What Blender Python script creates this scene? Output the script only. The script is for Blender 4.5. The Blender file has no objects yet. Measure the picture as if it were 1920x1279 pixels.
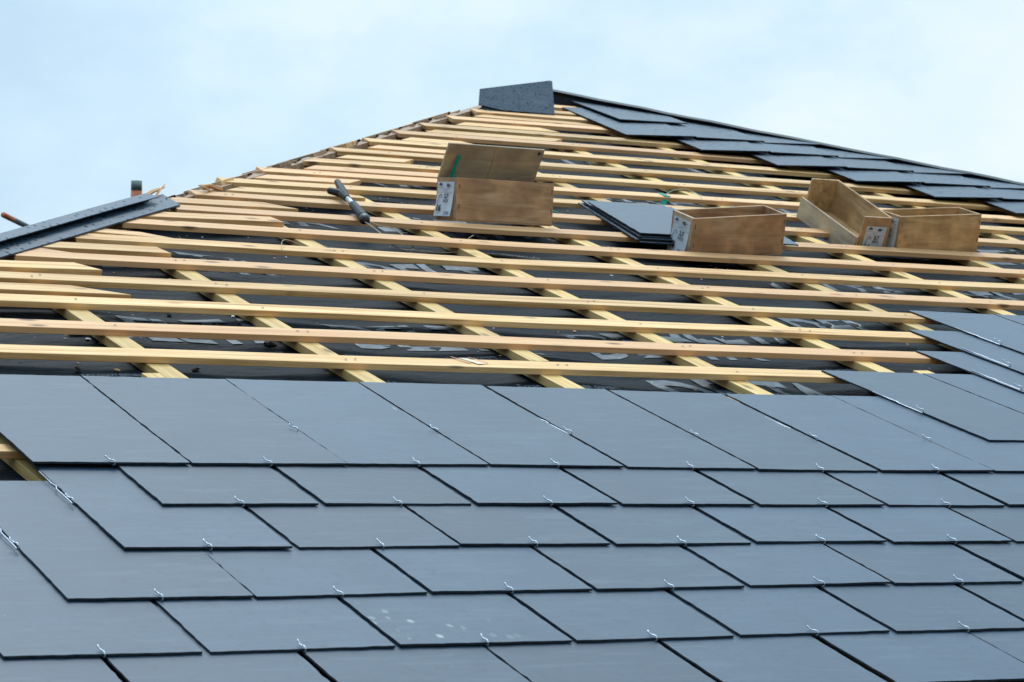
import bpy, bmesh, math, random
from mathutils import Vector, Matrix, noise
random.seed(7)
sc = bpy.context.scene
col = sc.collection

# ------------------------------------------------------------------ camera
S = 0.22                                   # metres per slate-course unit
TH = math.radians(18.601)                  # roof pitch
EU = Vector((1, 0, 0)); EV = Vector((0, math.cos(TH), math.sin(TH))); EN = Vector((0, -math.sin(TH), math.cos(TH)))
RB = Matrix((EU, EV, EN)).transposed()     # roof basis

cd = bpy.data.cameras.new('camera'); cam = bpy.data.objects.new('camera', cd); col.objects.link(cam)
cd.sensor_width = 36; cd.lens = 92.345; cd.clip_start = 0.05; cd.clip_end = 3000
cd.dof.use_dof = True; cd.dof.focus_distance = 5.6; cd.dof.aperture_fstop = 18
YAW, PIT = math.radians(28.8119), math.radians(3.6384)
cam.location = (-1.44301, -4.33481, -0.07936)
cam.rotation_euler = (math.pi/2 + PIT, 0, -YAW)
sc.camera = cam

# ------------------------------------------------------------------ world, sun, exposure
SUN_EL, SUN_AZ = math.radians(62), math.radians(15)        # azimuth from +Y towards +X
w = bpy.data.worlds.new('World'); sc.world = w; w.use_nodes = True
nt = w.node_tree; N = nt.nodes; L = nt.links; N.clear()
def nd(t, **k):
    n = N.new(t)
    for a, b in k.items(): setattr(n, a, b)
    return n
out = nd('ShaderNodeOutputWorld')
sky = nd('ShaderNodeTexSky', sky_type='NISHITA', sun_disc=False, sun_elevation=SUN_EL, sun_rotation=SUN_AZ, air_density=1.0, dust_density=2.0)
bsky = nd('ShaderNodeBackground'); bsky.inputs['Strength'].default_value = 0.10
L.new(sky.outputs[0], bsky.inputs[0])
tc = nd('ShaderNodeTexCoord')
def wmath(op, a, b=None):
    m = nd('ShaderNodeMath', operation=op)
    for i, x in enumerate((a, b)):
        if x is None: continue
        if isinstance(x, (int, float)): m.inputs[i].default_value = x
        else: L.new(x, m.inputs[i])
    return m.outputs[0]
def wdot(vx):
    m = nd('ShaderNodeVectorMath', operation='DOT_PRODUCT'); L.new(tc.outputs['Generated'], m.inputs[0]); m.inputs[1].default_value = vx
    return m.outputs['Value']
mp = nd('ShaderNodeMapping'); mp.inputs['Scale'].default_value = (1, 1, 1.7); mp.inputs['Location'].default_value = (0.32, 0.1, 0.15)
L.new(tc.outputs['Generated'], mp.inputs[0])
ns = nd('ShaderNodeTexNoise'); ns.inputs['Scale'].default_value = 9.0; ns.inputs['Detail'].default_value = 7; ns.inputs['Roughness'].default_value = 0.56; ns.inputs['Distortion'].default_value = 0.0
L.new(mp.outputs[0], ns.inputs['Vector'])
side = wdot((0.876, -0.482, 0.0))            # brighter towards the east
up = wdot((0, 0, 1))
f = wmath('ADD', wmath('MULTIPLY', wmath('SUBTRACT', ns.outputs[0], 0.5), 2.0), wmath('ADD', wmath('MULTIPLY', side, 1.7), wmath('MULTIPLY', up, 1.6)))
rp = nd('ShaderNodeValToRGB'); L.new(wmath('ADD', f, 0.22), rp.inputs[0])
e = rp.color_ramp.elements
e[0].position = 0.0; e[0].color = (0.48, 0.655, 0.815, 1)
e[1].position = 1.0; e[1].color = (0.78, 0.865, 0.885, 1)
m = rp.color_ramp.elements.new(0.42); m.color = (0.575, 0.755, 0.885, 1)
m = rp.color_ramp.elements.new(0.68); m.color = (0.68, 0.83, 0.885, 1)
# an overcast sky is brighter towards the zenith
zen = wmath('ADD', 1.0, wmath('MULTIPLY', wmath('MAXIMUM', wmath('SUBTRACT', up, 0.20), 0.0), 3.2))
north = wdot((0.35, 0.94, 0))               # unseen southern sky dimmed, added for contrast on the batten fronts
zen = wmath('MULTIPLY', zen, wmath('ADD', 0.80, wmath('MULTIPLY', north, 0.22)))
tint = nd('ShaderNodeMix', data_type='RGBA', blend_type='MULTIPLY')
L.new(wmath('MINIMUM', wmath('MULTIPLY', wmath('MAXIMUM', wmath('SUBTRACT', up, 0.22), 0.0), 4.5), 1.0), tint.inputs[0])
L.new(rp.outputs[0], tint.inputs[6]); tint.inputs[7].default_value = (0.66, 0.84, 1.0, 1)
bcl = nd('ShaderNodeBackground'); L.new(tint.outputs[2], bcl.inputs[0]); L.new(zen, bcl.inputs[1])
mx = nd('ShaderNodeMixShader'); mx.inputs[0].default_value = 0.88
L.new(bsky.outputs[0], mx.inputs[1]); L.new(bcl.outputs[0], mx.inputs[2]); L.new(mx.outputs[0], out.inputs[0])

sd = bpy.data.lights.new('sun', 'SUN'); sun = bpy.data.objects.new('sun', sd); col.objects.link(sun)
sd.energy = 1.4; sd.angle = math.radians(25); sd.color = (1.0, 0.95, 0.88)
sdir = Vector((math.sin(SUN_AZ)*math.cos(SUN_EL), math.cos(SUN_AZ)*math.cos(SUN_EL), math.sin(SUN_EL)))
sun.rotation_euler = sdir.to_track_quat('Z', 'Y').to_euler()
sun.location = (0, 0, 12)
sc.view_settings.view_transform = 'Standard'; sc.view_settings.look = 'None'
sc.view_settings.exposure = 0.22; sc.view_settings.gamma = 1.0

# ------------------------------------------------------------------ materials
class MT:
    def __init__(s, name):
        s.m = bpy.data.materials.new(name); s.m.use_nodes = True
        s.N = s.m.node_tree.nodes; s.L = s.m.node_tree.links
        s.b = s.N['Principled BSDF']
    def n(s, t, **k):
        x = s.N.new(t)
        for a, b in k.items():
            if a in x.inputs: x.inputs[a].default_value = b
            else: setattr(x, a, b)
        return x
    def set(s, k, v):
        if hasattr(v, 'is_output'): s.L.new(v, s.b.inputs[k])
        else: s.b.inputs[k].default_value = v
    def math(s, op, a, b=None, c=None):
        x = s.N.new('ShaderNodeMath'); x.operation = op
        for i, y in enumerate((a, b, c)):
            if y is None: continue
            if isinstance(y, (int, float)): x.inputs[i].default_value = y
            else: s.L.new(y, x.inputs[i])
        return x.outputs[0]
    def coords(s, scale=(1, 1, 1), rnd=True, loc=(0, 0, 0)):
        t = s.N.new('ShaderNodeTexCoord'); v = t.outputs['Object']
        if rnd:
            oi = s.N.new('ShaderNodeObjectInfo'); ad = s.N.new('ShaderNodeVectorMath'); ad.operation = 'MULTIPLY_ADD'
            cx = s.N.new('ShaderNodeCombineXYZ')
            for i in range(3): s.L.new(oi.outputs['Random'], cx.inputs[i])
            s.L.new(cx.outputs[0], ad.inputs[0]); ad.inputs[1].default_value = (37, 17, 29); s.L.new(v, ad.inputs[2]); v = ad.outputs[0]
        mp = s.N.new('ShaderNodeMapping'); s.L.new(v, mp.inputs[0]); mp.inputs['Scale'].default_value = scale; mp.inputs['Location'].default_value = loc
        return mp.outputs[0]
    def noise(s, vec, scale=1, detail=4, rough=0.5, dist=0):
        x = s.N.new('ShaderNodeTexNoise'); s.L.new(vec, x.inputs['Vector'])
        x.inputs['Scale'].default_value = scale; x.inputs['Detail'].default_value = detail; x.inputs['Roughness'].default_value = rough; x.inputs['Distortion'].default_value = dist
        return x.outputs[0]
    def vor(s, vec, scale=1, rnd=1, feature='F1'):
        x = s.N.new('ShaderNodeTexVoronoi'); x.feature = feature; s.L.new(vec, x.inputs['Vector'])
        x.inputs['Scale'].default_value = scale; x.inputs['Randomness'].default_value = rnd
        return x
    def ramp(s, fac, *st):
        x = s.N.new('ShaderNodeValToRGB'); s.L.new(fac, x.inputs[0]); el = x.color_ramp.elements
        while len(el) < len(st): el.new(0.5)
        for q, (p, c) in zip(el, st):
            q.position = p; q.color = (c[0], c[1], c[2], 1) if hasattr(c, '__len__') else (c, c, c, 1)
        return x.outputs[0]
    def mix(s, fac, a, b, mode='MIX'):
        x = s.N.new('ShaderNodeMix'); x.data_type = 'RGBA'; x.blend_type = mode
        for k, v in ((0, fac), (6, a), (7, b)):
            if hasattr(v, 'is_output'): s.L.new(v, x.inputs[k])
            else: x.inputs[k].default_value = v if k == 0 else (v[0], v[1], v[2], 1)
        return x.outputs[2]
    def bump(s, h, strength=0.3, dist=0.002):
        x = s.N.new('ShaderNodeBump'); s.L.new(h, x.inputs['Height']); x.inputs['Strength'].default_value = strength; x.inputs['Distance'].default_value = dist
        s.L.new(x.outputs[0], s.b.inputs['Normal'])
    def rand(s):
        return s.N.new('ShaderNodeObjectInfo').outputs['Random']

def wood(name, pale, mid, dark, knots=0.5, pink=0.0, rough=0.62):
    M = MT(name)
    v = M.coords((1, 1, 1))
    def sc_(k):
        mp = M.N.new('ShaderNodeMapping'); M.L.new(v, mp.inputs[0]); mp.inputs['Scale'].default_value = k; return mp.outputs[0]
    fine = M.noise(sc_((9, 260, 260)), 1, 5, 0.6)
    band = M.noise(sc_((1.6, 46, 60)), 1, 4, 0.55, 0.6)
    blot = M.noise(sc_((2.2, 9, 9)), 1, 3, 0.5)
    c = M.ramp(band, (0.30, dark), (0.46, mid), (0.62, pale))
    c = M.mix(M.math('MULTIPLY', M.ramp(fine, (0.42, 0.0), (0.62, 1.0)), 0.42), c, dark)
    c = M.mix(M.math('MULTIPLY', M.ramp(blot, (0.5, 0.0), (0.75, 1.0)), 0.35), c, (mid[0]*0.9, mid[1]*0.78, mid[2]*0.62))
    if pink:
        r = M.rand()
        f = M.math('MULTIPLY', M.ramp(M.math('FRACT', M.math('MULTIPLY', r, 7.31)), (0.45, 0.0), (0.8, 1.0)), pink)
        c = M.mix(f, c, (0.70, 0.355, 0.175))
    kv = M.vor(sc_((6.5, 15, 15)), 1, 1)
    k = M.ramp(kv.outputs['Distance'], (0.07, 1.0), (0.19, 0.0))
    km = M.math('MULTIPLY', k, M.ramp(M.noise(sc_((1.1, 2, 2)), 1, 1), (0.40, 0.0), (0.48, knots)))
    c = M.mix(km, c, (0.16, 0.075, 0.03))
    tone = M.math('ADD', 0.80, M.math('MULTIPLY', M.math('FRACT', M.math('MULTIPLY', M.rand(), 13.7)), 0.30))
    hs = M.n('ShaderNodeHueSaturation'); M.L.new(c, hs.inputs['Color']); M.L.new(tone, hs.inputs['Value'])
    M.set('Base Color', hs.outputs[0]); M.set('Roughness', rough); M.set('Specular IOR Level', 0.3)
    M.bump(M.math('ADD', fine, M.math('MULTIPLY', band, 0.6)), 0.35, 0.0008)
    return M.m
m_pine = wood('pine', (0.80, 0.515, 0.245), (0.68, 0.39, 0.155), (0.40, 0.185, 0.06), 0.95, 0.55)
m_fir = wood('yellow_pine', (0.74, 0.49, 0.195), (0.65, 0.405, 0.145), (0.46, 0.255, 0.08), 0.8)
m_oldwood = wood('aged_wood', (0.42, 0.27, 0.16), (0.30, 0.17, 0.09), (0.19, 0.10, 0.05), 0.4)

def ply(name, a, b, c_, s=1.0):
    M = MT(name); v = M.coords((1, 1, 1))
    mp = M.N.new('ShaderNodeMapping'); M.L.new(v, mp.inputs[0]); mp.inputs['Scale'].default_value = (5, 34, 34)
    g = M.noise(mp.outputs[0], 1, 5, 0.55, 1.2)
    mp2 = M.N.new('ShaderNodeMapping'); M.L.new(v, mp2.inputs[0]); mp2.inputs['Scale'].default_value = (14, 330, 330)
    fi = M.noise(mp2.outputs[0], 1, 4, 0.6)
    st = M.noise(v, 16, 3, 0.5)
    c = M.ramp(g, (0.28, c_), (0.5, b), (0.7, a))
    c = M.mix(M.math('MULTIPLY', M.ramp(fi, (0.4, 0.0), (0.65, 1.0)), 0.3), c, c_)
    c = M.mix(M.math('MULTIPLY', M.ramp(st, (0.46, 0.0), (0.66, 1.0)), 0.5), c, (a[0]*1.2, a[1]*1.02, a[2]*0.8))
    c = M.mix(M.math('MULTIPLY', M.ramp(M.noise(v, 9, 3), (0.46, 0.0), (0.68, 1.0)), 0.5), c, (c_[0]*0.8, c_[1]*0.65, c_[2]*0.6))
    M.set('Base Color', c); M.set('Roughness', 0.6); M.set('Specular IOR Level', 0.3); M.bump(fi, 0.25, 0.0006)
    return M.m
m_ply_brown = ply('brown_plywood', (0.50, 0.31, 0.175), (0.37, 0.21, 0.105), (0.24, 0.12, 0.055))
m_ply_gold = ply('golden_plywood', (0.57, 0.365, 0.175), (0.43, 0.25, 0.105), (0.27, 0.14, 0.055))
m_ply_pale = ply('pale_plywood', (0.52, 0.41, 0.27), (0.44, 0.33, 0.205), (0.30, 0.20, 0.12))
m_ply_grey = ply('weathered_plywood', (0.44, 0.34, 0.22), (0.36, 0.27, 0.175), (0.25, 0.18, 0.115))

def slate(name, drops=0.0, lime=0.0, spec=0.365, dsc=(66, 34, 66)):
    M = MT(name)
    v = M.coords((1, 1, 1))
    cl = M.noise(v, 9, 4, 0.55); fi = M.noise(v, 160, 3, 0.6)
    mp = M.N.new('ShaderNodeMapping'); M.L.new(v, mp.inputs[0]); mp.inputs['Scale'].default_value = (6, 46, 6); mp.inputs['Rotation'].default_value = (0, 0, 0.35)
    st = M.noise(mp.outputs[0], 1, 4, 0.6)
    c = M.ramp(cl, (0.3, (0.020, 0.036, 0.058)), (0.7, (0.034, 0.054, 0.080)))
    tone = M.math('ADD', 0.85, M.math('MULTIPLY', M.rand(), 0.35))
    hs = M.n('ShaderNodeHueSaturation'); M.L.new(c, hs.inputs['Color']); M.L.new(tone, hs.inputs['Value']); c = hs.outputs[0]
    c = M.mix(M.math('MULTIPLY', M.ramp(st, (0.50, 0.0), (0.70, 1.0)), 0.42), c, (0.085, 0.11, 0.135))
    c = M.mix(M.math('MULTIPLY', M.ramp(M.noise(v, 55, 4, 0.65), (0.54, 0.0), (0.70, 1.0)), 0.40), c, (0.014, 0.020, 0.028))
    # stray specks of dust and cut chips
    sp = M.vor(v, 34, 1)
    spk = M.math('MULTIPLY', M.ramp(sp.outputs['Distance'], (0.035, 1.0), (0.06, 0.0)), M.ramp(M.noise(v, 5, 1), (0.60, 0.0), (0.66, 0.5)))
    c = M.mix(spk, c, (0.30, 0.33, 0.34))
    if lime:
        mp = M.N.new('ShaderNodeMapping'); M.L.new(v, mp.inputs[0]); mp.inputs['Scale'].default_value = (40, 26, 40)
        wb = M.n('ShaderNodeVectorMath', operation='MULTIPLY_ADD')
        nz = M.N.new('ShaderNodeTexNoise'); M.L.new(v, nz.inputs['Vector']); nz.inputs['Scale'].default_value = 60
        M.L.new(nz.outputs['Color'], wb.inputs[0]); wb.inputs[1].default_value = (0.35, 0.35, 0.35); M.L.new(mp.outputs[0], wb.inputs[2])
        lv = M.vor(wb.outputs[0], 1, 1)
        lm = M.math('MULTIPLY', M.ramp(lv.outputs['Distance'], (0.15, 1.0), (0.28, 0.0)), M.ramp(M.noise(v, 4.2, 2), (0.45, 0.0), (0.58, lime*0.9)))
        c = M.mix(lm, c, (0.30, 0.34, 0.32))
    h = M.math('ADD', M.math('MULTIPLY', cl, 0.5), M.math('MULTIPLY', st, 0.25))
    r = M.ramp(M.math('ADD', M.math('MULTIPLY', st, 0.6), M.math('MULTIPLY', cl, 0.4)), (0.3, 0.42), (0.7, 0.50))
    if drops:
        mp = M.N.new('ShaderNodeMapping'); M.L.new(v, mp.inputs[0]); mp.inputs['Scale'].default_value = dsc
        dv = M.vor(mp.outputs[0], 1, 1)
        msk = M.ramp(M.noise(v, 30, 2), (0.44, 0.0), (0.52, 1.0))
        d = M.math('MULTIPLY', M.ramp(dv.outputs['Distance'], (0.0, 1.0), (0.34, 0.0)), msk)
        h = M.math('ADD', M.math('MULTIPLY', h, 0.25), M.math('MULTIPLY', d, 0.8*drops))
        wet = M.ramp(d, (0.02, 0.0), (0.2, 1.0))
        c = M.mix(wet, c, (0.012, 0.014, 0.018))
        r = M.mix(wet, r, (0.30, 0.30, 0.30))
        M.set('Specular IOR Level', M.mix(wet, (spec, spec, spec), (spec*0.15, spec*0.15, spec*0.15)))
        M.bump(h, 0.45, 0.0020)
    else:
        M.bump(M.math('ADD', h, M.math('MULTIPLY', fi, 0.10)), 0.38, 0.0016)
    M.set('Base Color', c); M.set('Roughness', r); M.set('IOR', 1.5)
    if not drops: M.set('Specular IOR Level', spec)
    return M.m
m_slate = slate('slate'); m_slate_lime = slate('slate_lime_spots', 0, 0.9); m_slate_wet = slate('slate_rain_drops', 0.6, 0.0, 0.32); m_trim = slate('dark_trim_rain_drops', 0.8, 0.0, 0.3); m_slate_peak = slate('slate_fine_rain', 0.4, 0.0, 0.35, (120, 105, 120))
M = MT('slate_edge'); M.set('Base Color', M.ramp(M.noise(M.coords((1, 1, 1)), 120, 3), (0.3, (0.010, 0.013, 0.018)), (0.75, (0.03, 0.037, 0.046)))); M.set('Roughness', 0.75); M.set('Specular IOR Level', 0.2); m_edge = M.m
M = MT('black_trim'); M.set('Base Color', (0.010, 0.012, 0.015, 1)); M.set('Roughness', 0.5); M.set('Specular IOR Level', 0.3); m_black = M.m
M = MT('painted_recess_shade'); M.set('Base Color', (0.006, 0.006, 0.007, 1)); M.set('Roughness', 0.95); M.set('Specular IOR Level', 0.05); m_recess_shade = M.m  # shade under the upper hip trim's flange, painted as a black colour
M = MT('slate_hook_steel'); M.set('Base Color', (0.40, 0.43, 0.47, 1)); M.set('Metallic', 0.9); M.set('Roughness', 0.36); m_steel = M.m
M = MT('paper'); M.set('Base Color', M.ramp(M.noise(M.coords((1, 1, 1)), 30, 3), (0.3, (0.80, 0.81, 0.83)), (0.7, (0.90, 0.90, 0.91)))); M.set('Roughness', 0.7); m_paper = M.m
M = MT('ink'); M.set('Base Color', (0.03, 0.03, 0.045, 1)); M.set('Roughness', 0.7); m_ink = M.m
M = MT('grey_ink'); M.set('Base Color', (0.25, 0.26, 0.32, 1)); M.set('Roughness', 0.7); m_greyink = M.m
M = MT('green_plastic'); M.set('Base Color', (0.0, 0.42, 0.28, 1)); M.set('Roughness', 0.35); m_green = M.m
M = MT('black_rubber'); M.set('Base Color', (0.012, 0.012, 0.014, 1)); M.set('Roughness', 0.45); m_rubber = M.m
M = MT('black_steel'); M.set('Base Color', M.ramp(M.noise(M.coords((1, 1, 1)), 70, 4), (0.35, (0.008, 0.007, 0.007)), (0.7, (0.03, 0.024, 0.02)))); M.set('Roughness', 0.6); M.set('Specular IOR Level', 0.25); m_iron = M.m
M = MT('grey_grip'); M.set('Base Color', (0.014, 0.015, 0.017, 1)); M.set('Specular IOR Level', 0.16); M.set('Roughness', 0.55); m_grip = M.m
M = MT('chalk_white'); M.set('Base Color', (0.72, 0.55, 0.38, 1)); M.set('Roughness', 0.9); m_chalk = M.m
M = MT('red_marking_paint'); M.set('Base Color', (0.55, 0.25, 0.14, 1)); M.set('Roughness', 0.8); m_redpaint = M.m
M = MT('twine'); M.set('Base Color', (0.42, 0.34, 0.22, 1)); M.set('Roughness', 0.85); m_twine = M.m
M = MT('green_thread'); M.set('Base Color', (0.22, 0.40, 0.30, 1)); M.set('Roughness', 0.6); m_thread = M.m
M = MT('nail_head'); M.set('Base Color', (0.035, 0.026, 0.02, 1)); M.set('Roughness', 0.7); m_nail = M.m
def scafm(name, a, b):
    M = MT(name); v = M.coords((1, 1, 1)); M.set('Base Color', M.ramp(M.noise(v, 40, 4, 0.6), (0.35, a), (0.66, b))); M.set('Roughness', 0.55); M.set('Metallic', 0.2); return M.m
m_scaf = scafm('scaffold_grey', (0.10, 0.125, 0.125), (0.17, 0.185, 0.17)); m_orange = scafm('orange_paint', (0.42, 0.09, 0.03), (0.52, 0.15, 0.06))
M = MT('wall_render'); M.set('Base Color', M.ramp(M.noise(M.coords((1, 1, 1), False), 6, 5), (0.3, (0.55, 0.52, 0.46)), (0.7, (0.66, 0.63, 0.57)))); M.set('Roughness', 0.9); m_wall = M.m
M = MT('site_ground'); M.set('Base Color', M.ramp(M.noise(M.coords((1, 1, 1), False), 0.8, 7), (0.3, (0.10, 0.09, 0.06)), (0.7, (0.20, 0.18, 0.13)))); M.set('Roughness', 0.95); m_ground = M.m
# underlay membrane: black, slightly shiny, wrinkled along the courses
M = MT('underlay'); v = M.coords((1, 1, 1), False)
mp = M.N.new('ShaderNodeMapping'); M.L.new(v, mp.inputs[0]); mp.inputs['Scale'].default_value = (5, 24, 5)
wr = M.noise(mp.outputs[0], 1, 5, 0.62, 0.5)
mp2 = M.N.new('ShaderNodeMapping'); M.L.new(v, mp2.inputs[0]); mp2.inputs['Scale'].default_value = (30, 110, 30)
fw_ = M.noise(mp2.outputs[0], 1, 4, 0.65)
dust = M.ramp(M.noise(mp2.outputs[0], 0.7, 5, 0.7), (0.62, 0.0), (0.76, 0.22))
M.set('Base Color', M.mix(dust, M.ramp(wr, (0.35, (0.003, 0.004, 0.005)), (0.65, (0.013, 0.017, 0.023))), (0.10, 0.11, 0.115)))
M.set('Roughness', M.ramp(wr, (0.3, 0.45), (0.7, 0.68))); M.set('Specular IOR Level', 0.06)
M.bump(M.math('ADD', wr, M.math('MULTIPLY', fw_, 0.35)), 0.9, 0.008); m_under = M.m
M = MT('print_grey'); M.set('Base Color', M.ramp(M.noise(M.coords((1, 1, 1), False), 45, 4, 0.6), (0.42, (0.014, 0.019, 0.026)), (0.66, (0.058, 0.078, 0.105)))); M.set('Roughness', 0.45); m_print = M.m
M = MT('print_white'); M.set('Base Color', (0.16, 0.175, 0.19, 1)); M.set('Roughness', 0.6); m_print2 = M.m
M = MT('bark'); M.set('Base Color', M.ramp(M.noise(M.coords((1, 1, 1)), 60, 4), (0.35, (0.05, 0.03, 0.018)), (0.7, (0.16, 0.10, 0.06)))); M.set('Roughness', 0.9); m_bark = M.m

# ------------------------------------------------------------------ helpers
def W(u, v, h=0.0):
    return (EU*u + EV*v + EN*h) * S
def tag(o, label=None, cat=None, group=None, kind=None):
    for k, x in (('label', label), ('category', cat), ('group', group), ('kind', kind)):
        if x: o[k] = x
    return o
def obj(name, bm, mats, parent=None, uvh=None, rot=None, smooth=False, bevel=0.0):
    """mesh object; with uvh its local frame is the roof frame (metres) at that point"""
    me = bpy.data.meshes.new(name)
    bmesh.ops.recalc_face_normals(bm, faces=bm.faces[:])
    bm.to_mesh(me); bm.free()
    for m_ in (mats if isinstance(mats, (list, tuple)) else [mats]): me.materials.append(m_)
    if smooth:
        for p in me.polygons: p.use_smooth = True
    o = bpy.data.objects.new(name, me); col.objects.link(o)
    if parent: o.parent = parent
    if uvh is not None:
        R = RB.copy()
        if rot is not None: R = RB @ rot
        o.matrix_world = Matrix.Translation(W(*uvh)) @ R.to_4x4()
    if bevel:
        b = o.modifiers.new('edge', 'BEVEL'); b.width = bevel; b.segments = 2; b.limit_method = 'ANGLE'; b.angle_limit = math.radians(40)
    return o
def empty(name, uvh, rot=None):
    o = bpy.data.objects.new(name, None); col.objects.link(o); o.empty_display_size = 0.05
    R = RB if rot is None else RB @ rot
    o.matrix_world = Matrix.Translation(W(*uvh)) @ R.to_4x4()
    return o
def child(name, bm, mats, parent, smooth=False, bevel=0.0):
    o = obj(name, bm, mats, None, None, None, smooth, bevel); o.parent = parent; return o
def box(bm, x0, x1, y0, y1, z0, z1, mi=0):
    vs = [bm.verts.new((x, y, z)) for z in (z0, z1) for y in (y0, y1) for x in (x0, x1)]
    for q in ((0, 2, 3, 1), (4, 5, 7, 6), (0, 1, 5, 4), (2, 6, 7, 3), (0, 4, 6, 2), (1, 3, 7, 5)):
        bm.faces.new([vs[i] for i in q]).material_index = mi
    return vs
def prism(bm, pts, zt, zb, mi_top=0, mi_side=1):
    """polygon pts [(x,y)] with top heights zt[i] and bottom heights zb[i]"""
    t = [bm.verts.new((p[0], p[1], z)) for p, z in zip(pts, zt)]
    b = [bm.verts.new((p[0], p[1], z)) for p, z in zip(pts, zb)]
    bm.faces.new(t).material_index = mi_top
    bm.faces.new(b[::-1]).material_index = mi_side
    n = len(pts)
    for i in range(n):
        j = (i+1) % n
        bm.faces.new((t[i], b[i], b[j], t[j])).material_index = mi_side
def tube(bm, pts, rad, seg=8, cap=True, mi=0):
    pts = [Vector(p) for p in pts]; rings = []
    up = Vector((0, 0, 1))
    for i, p in enumerate(pts):
        d = (pts[min(i+1, len(pts)-1)] - pts[max(i-1, 0)]).normalized()
        a = d.cross(up)
        if a.length < 1e-4: a = d.cross(Vector((1, 0, 0)))
        a.normalize(); b = d.cross(a).normalized(); r = rad[i] if isinstance(rad, (list, tuple)) else rad
        rings.append([bm.verts.new(p + (a*math.cos(t) + b*math.sin(t))*r) for t in [k*2*math.pi/seg for k in range(seg)]])
    for r0, r1 in zip(rings, rings[1:]):
        for k in range(seg):
            bm.faces.new((r0[k], r0[(k+1) % seg], r1[(k+1) % seg], r1[k])).material_index = mi
    if cap:
        bm.faces.new(rings[0][::-1]).material_index = mi; bm.faces.new(rings[-1]).material_index = mi
def clip(poly, a, b, c):
    """keep a*x+b*y<=c"""
    out_ = []
    for i, p in enumerate(poly):
        q = poly[(i+1) % len(poly)]
        dp = a*p[0]+b*p[1]-c; dq = a*q[0]+b*q[1]-c
        if dp <= 0: out_.append(p)
        if dp*dq < 0:
            t = dp/(dp-dq); out_.append((p[0]+t*(q[0]-p[0]), p[1]+t*(q[1]-p[1])))
    return out_
ORD = ['first', 'second', 'third', 'fourth', 'fifth', 'sixth', 'seventh', 'eighth', 'ninth', 'tenth', 'eleventh', 'twelfth', 'thirteenth', 'fourteenth',
       'fifteenth', 'sixteenth', 'seventeenth', 'eighteenth', 'nineteenth', 'twentieth', 'twenty-first', 'twenty-second']
# roof outline in course units: apex and the two hips
AU, AV, HS = 16.08, 22.5, 1.05
hipL = lambda v: AU + (v-AV)/HS
hipR = lambda v: AU - (v-AV)/HS
EAVE = -5.6
HB = -0.083          # top of the battens
TB = 0.066           # batten thickness
HR = HB - TB         # top of the counter battens
TR = 0.09
HM = HR - TR         # underlay
# ------------------------------------------------------------------ ground and house
GZ = -3.4
bm = bmesh.new(); box(bm, -400, 400, -400, 400, GZ-1.0, GZ)
tag(obj('ground', bm, m_ground), kind='structure')
apx = W(AU, AV, HM)
def spin(p, k):       # rotate a point about the vertical through the apex, k quarter turns clockwise from above
    a = -k*math.pi/2; d = Vector(p) - apx
    return Vector((apx.x + d.x*math.cos(a) - d.y*math.sin(a), apx.y + d.x*math.sin(a) + d.y*math.cos(a), p[2]))
house = bpy.data.objects.new('house', None); col.objects.link(house); house.location = (apx.x, apx.y, GZ)
tag(house, 'house with half finished hipped roof, black underlay showing under the battens', 'house')
def hchild(name, bm, mats, parent=house, smooth=False):
    o = obj(name, bm, mats, None, None, None, smooth)
    bpy.context.view_layer.update()
    o.parent = parent; o.matrix_parent_inverse = parent.matrix_world.inverted()
    return o
bpy.context.view_layer.update()
half = (AV-EAVE)*math.cos(TH)*S - 0.35
bm = bmesh.new(); ez = W(0, EAVE, HM).z
box(bm, apx.x-half, apx.x+half, apx.y-half, apx.y+half, GZ-0.3, ez-0.02)
hchild('wall', bm, m_wall)
def hmem(u, v):       # height of the underlay: sags a little and wrinkles along the courses
    n = noise.noise(Vector((u*0.42, v*1.9, 3.1)))*0.5 + noise.noise(Vector((u*0.9+7, v*4.6, 9.2)))*0.30 + noise.noise(Vector((u*2.4, v*8.5, 1.7)))*0.11
    lap = 0.0
    q = (v+0.2) % 6.3
    if q < 0.30: lap = 0.014*(1-q/0.30)
    sag = 0.5+0.5*math.cos((u+0.075*(v-10)-1.85)/2.2*2*math.pi)
    return HM - 0.012 - 0.035*(1-sag) + n*0.11*(0.65+0.35*(1-sag)) + lap
bm = bmesh.new(); NU = 210
vs_ = [EAVE + 0.062*i for i in range(int((AV-EAVE)/0.062)+1)] + [AV]
prev = None; U0 = -1.5
for v in vs_:
    a, b = max(hipL(v), -3.0), min(hipR(v), 24.5)
    if b < a: a = b = AU
    row = [bm.verts.new(W(a+(b-a)*i/NU, v, hmem(a+(b-a)*i/NU, v) if a < b else HM)) for i in range(NU+1)]
    if prev:
        for i in range(NU): bm.faces.new((prev[i], prev[i+1], row[i+1], row[i]))
    prev = row
# the rest of this face and the three other faces, plain
def flat(pts, k=0):
    bm.faces.new([bm.verts.new(spin(W(*p), k)) for p in pts])
hz = HM - 0.03
vl = AV-(AU+3.0)*HS; vr = AV-(24.5-AU)*HS
flat([(hipL(EAVE), EAVE, hz), (-3.0, EAVE, hz), (-3.0, vl, hz)])
flat([(24.5, EAVE, hz), (hipR(EAVE), EAVE, hz), (24.5, vr, hz)])
for k in (1, 2, 3): flat([(hipL(EAVE), EAVE, HM), (hipR(EAVE), EAVE, HM), (AU, AV, HM)], k)
under = hchild('roof_underlay', bm, m_under, smooth=True)
tag(under, 'black underlay membrane printed with large grey letters')
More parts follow.
